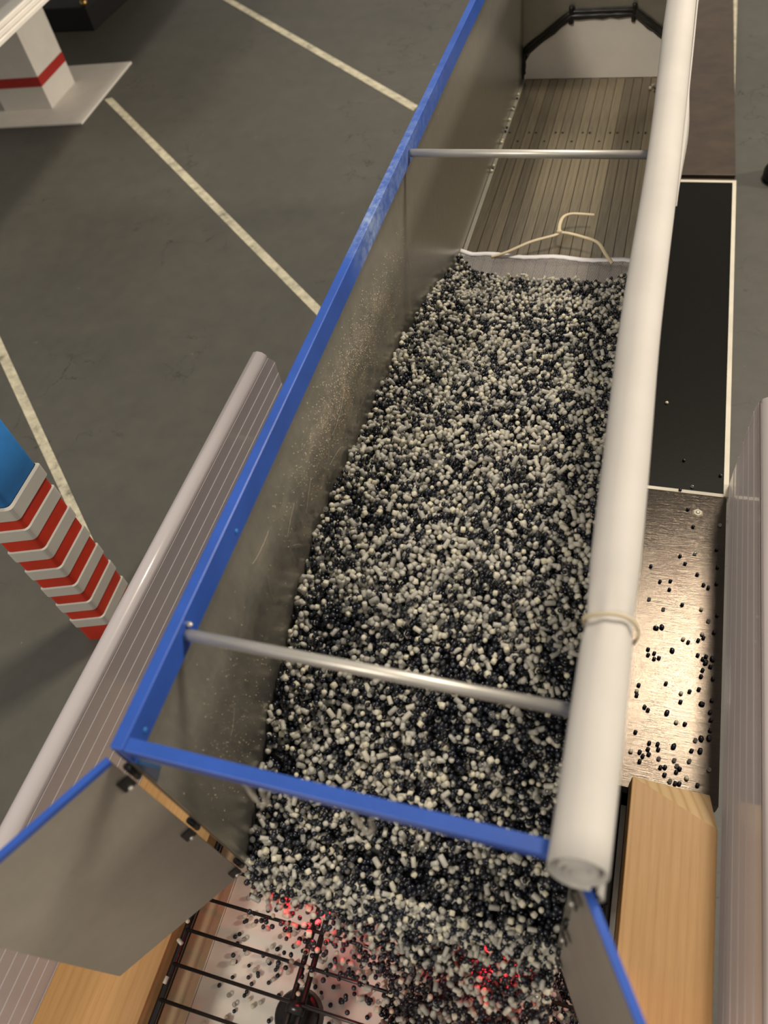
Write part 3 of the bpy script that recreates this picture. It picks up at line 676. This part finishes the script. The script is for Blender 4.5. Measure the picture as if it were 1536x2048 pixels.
for x, y, k in ((.1545, .901, 'q'), (.1575, .908, 'r'), (.1600, .899, 'd')):
    loose(k, x, y, .0017, {'q': 'cream cube-shaped', 'r': 'milky rod-shaped', 'd': 'navy'}[k] + ' pellet in the far right floor corner by the white end panel', 'pellets in the far right corner')
for x, y, k, l in ((-.0520, -.029, 'w', 'round'), (-.0520, -.041, 'r', 'rod-shaped'), (-.0518, -.0625, 'r', 'rod-shaped')):
    loose(k, x, y, ZP + .0038, 'milky %s pellet resting on the left rim bar of the wire grate' % l, 'pellets on the left rim bar')
for x, y, k, l in ((.0315, -.0335, 'w', 'cream round'), (.0312, -.0420, 'r', 'milky rod-shaped'), (.0312, -.0480, 'w', 'cream round')):
    loose(k, x, y, ZP + .0036, '%s pellet resting on the middle bars of the wire grate' % l, 'pellets on the middle bars of the grate')
loose('q', .0034, .0045, .0016, 'cream cube-shaped pellet at the foot of the left rear post', 'pellet at the rear post')

# ---------------------------------------------------------------- dust flecks and hairs on the left wall
V = []; F = []
def fleck(x, y, z, s):
    i = len(V); a = random.uniform(0, 6.28)
    for q in range(3): V.append((x + (.00025 if q else 0), y + s * math.cos(a + q * 2.1), z + s * math.sin(a + q * 2.1)))
    V.append((x + .0003, y, z)); F.extend([(i, i + 1, i + 3), (i + 1, i + 2, i + 3), (i + 2, i, i + 3)])
for _ in range(2400):
    y = random.gauss(.270, .055); z = random.gauss(.122 - (y - .27) * .05, .014)
    if 0 < y < .5 and surf(.003, y) + .004 < z < .165: fleck(.0021, y, z, random.uniform(.00018, .00045))
for _ in range(420):
    y = random.gauss(.045, .028); z = random.gauss(.085, .022)
    if 0.004 < y < .2 and surf(.003, y) + .004 < z < .16: fleck(.0021, y, z, random.uniform(.00015, .00050))
for _ in range(160):
    y = random.uniform(.02, .9); z = random.uniform(.01, .165)
    if surf(.003, y) < z: fleck(.0021, y, z, random.uniform(.00015, .0004))
me = bpy.data.meshes.new('dust_flecks'); me.from_pydata(V, [], F); me.materials.append(M('pale dust', (.72, .60, .42), .8)); d = bpy.data.objects.new('dust_flecks', me); C.objects.link(d); d.parent = T; d['kind'] = 'stuff'; d['label'] = 'pale dust flecks stuck to the wall'
bm = bmesh.new()
for (y, z, a, ln) in ((.262, .128, -1.9, .06), (.225, .128, -1.6, .05), (.205, .110, -1.2, .03), (.19, .118, -2.4, .035), (.165, .125, -2.6, .03), (.15, .105, -1.0, .03), (.24, .115, -.6, .04), (.215, .100, -.2, .03), (.12, .12, -1.9, .04), (.055, .10, -1.8, .03), (.03, .075, -1.5, .03), (.28, .12, -1.5, .04), (.135, .14, -2.9, .03)):
    pts = []; cur = random.uniform(-30, 30); x = .0024
    for i in range(16):
        pts.append((x + .0002 * math.sin(i * .9) ** 2, y, z)); y += math.cos(a) * ln / 16 * .8; z += math.sin(a) * ln / 16 * .5; a += cur * ln / 16
        z = max(z, surf(.003, y) + .002) if 0 < y < .57 else z
    tube(pts, .00006, 4, bm)
obj('hair_strands', bm, M('pale hair', (.62, .55, .42), .5), T, kind='stuff', label='fine hairs clinging to the wall')

# ---------------------------------------------------------------- chevron column
CC = empty('striped_column', label='square column with red and white ridges below a blue panel, left edge', category='column')
ax = Vector((-.2566, .1848)); e1 = Vector((-.0285, -.0090)).normalized(); e2 = Vector((-.0025, .0465)).normalized()   # ridge corner, left face, right face directions
def colring(gr, cr=.004, s=1.):   # rounded square outline grown by gr
    wL, wR = .034 * s, .047 * s; c0 = ax - (e1 + e2) * gr
    n_ = []
    corners = [c0, ax + e1 * (wL + gr) - e2 * gr, ax + e1 * (wL + gr) + e2 * (wR + gr), ax + e2 * (wR + gr) - e1 * gr]
    out = []
    for i in range(4):
        p = corners[i]; a = (corners[i - 1] - p).normalized(); b = (corners[(i + 1) % 4] - p).normalized()
        for t in (0, .25, .5, .75, 1):
            q0 = p + a * cr; q1 = p + b * cr; out.append(((1 - t) ** 2) * q0 + 2 * t * (1 - t) * p + t * t * q1)
    return out
def colseg(zs, mat, name, **k):   # zs list of (z, grow)
    bm = bmesh.new(); R_ = [[bm.verts.new((p.x, p.y, z)) for p in colring(gr)] for z, gr in zs]; n = len(R_[0])
    for i in range(len(R_) - 1):
        for j in range(n): bm.faces.new((R_[i][j], R_[i][(j + 1) % n], R_[i + 1][(j + 1) % n], R_[i + 1][j]))
    bm.faces.new(R_[0][::-1]); bm.faces.new(R_[-1]); return obj(name, bm, mat, CC, **k)
colseg([(ZG, -.0012), (.0385, -.0012)], red_m, 'red_shaft')
colseg([(.0225, -.0012), (.0240, .0004), (.0365, .0004), (.0385, -.0012)], offwhite, 'white_ridge')
for i in range(6):
    zt_ = .0115 - i * .0275; zb_ = zt_ - .0145
    if zb_ < ZG + .002: break
    colseg([(zb_, -.0012), (zb_ + .0012, -.0002), (zt_ - .0012, -.0002), (zt_, -.0012)], offwhite, 'white_ridge')
colseg([(.0386, -.0016), (.30, -.0016)], panelblue, 'blue_panel', label='flat blue upper panel')

# ---------------------------------------------------------------- fuel-station style canopy, far left
rz = math.atan2(-.8631 + .8437, 1.3836 - 1.1457); Rc = Matrix.Rotation(-rz, 4, 'Z')
K_ = empty('model_canopy', label='white model canopy with a red-banded pillar on a base plate, top left', category='canopy')
def cbox(u0, u1, v0, v1, z0, z1):   # u to the left(-x), v away, from the plate's near right corner
    bm = bmesh.new(); o_ = Vector((-.8437, 1.1457, 0)); ex = Vector((-math.cos(rz), math.sin(rz) * 1, 0)) ; ey = Vector((math.sin(rz), math.cos(rz), 0)); ex = Vector((-ey.y, ey.x, 0))
    q = lambda u, v_, z: tuple(o_ + ex * u + ey * v_ + Vector((0, 0, z)))
    hexa(bm, [q(u0, v0, z0), q(u0, v1, z0), q(u1, v1, z0), q(u1, v0, z0), q(u0, v0, z1), q(u0, v1, z1), q(u1, v1, z1), q(u1, v0, z1)]); return bm
obj('base_plate', cbox(0, .42, 0, .245, ZG + .0005, ZG + .004), white_m, K_, bev=.0005)
pl = obj('pillar', cbox(.092, .196, .062, .166, ZG + .0041, .104), white_m, K_, label='white square pillar')
obj('red_band', cbox(.0915, .1965, .0615, .1665, ZG + .045, ZG + .062), redtape, K_, label='red band around the pillar')
CU = -.168
obj('roof_slab', cbox(CU + .008, .70, -.34, 1.0, .100, .137), grey_m, K_, label='grey recessed fascia')
obj('lower_lip', cbox(CU, .70, -.35, 1.0, .0985, .104), white_m, K_, bev=.001); obj('lower_lip', cbox(CU + .003, .70, -.345, 1.0, .1045, .110), white_m, K_, bev=.001); obj('lower_lip', cbox(CU + .005, .70, -.343, 1.0, .1105, .116), white_m, K_, bev=.001)
obj('top_rim', cbox(CU, CU + .010, -.35, 1.0, .1372, .143), white_m, K_, bev=.001)
obj('roof_surface', cbox(CU + .011, .70, -.33, 1.0, .1372, .139), roof_m, K_, label='speckled brown roof surface')
# black box
bb = obj('black_box', box(-1.50, -1.0421, 1.5535, 1.95, ZG + .0003, -.118), blackbox, bev=.002, label='low matt black box behind the white pillar, top left', category='box')
bm = bmesh.new(); bmesh.ops.create_icosphere(bm, subdivisions=3, radius=.008, matrix=Matrix.Translation((-1.052, 1.566, -.1138))); obj('brass_knob', bm, brass, bb, smooth=True)
# round black weight at right edge
bm = bmesh.new(); prof = [(.0, .0), (.021, .0), (.0225, .004), (.0225, .012), (.020, .017), (.016, .019), (.014, .034), (.012, .038), (.0, .040)]; R_ = []
for r, z in prof: R_.append([bm.verts.new((.3335 + r * math.cos(a), 1.000 + r * math.sin(a), ZG + .0002 + z)) for a in [2 * math.pi * k / 28 for k in range(28)]])
for i in range(len(R_) - 1):
    for j in range(28): bm.faces.new((R_[i][j], R_[i][(j + 1) % 28], R_[i + 1][(j + 1) % 28], R_[i + 1][j]))
bmesh.ops.remove_doubles(bm, verts=bm.verts[:], dist=1e-6)
obj('round_stand', bm, rubber, smooth=True, label='round black stand on the grey floor, cut off by the right edge', category='stand')
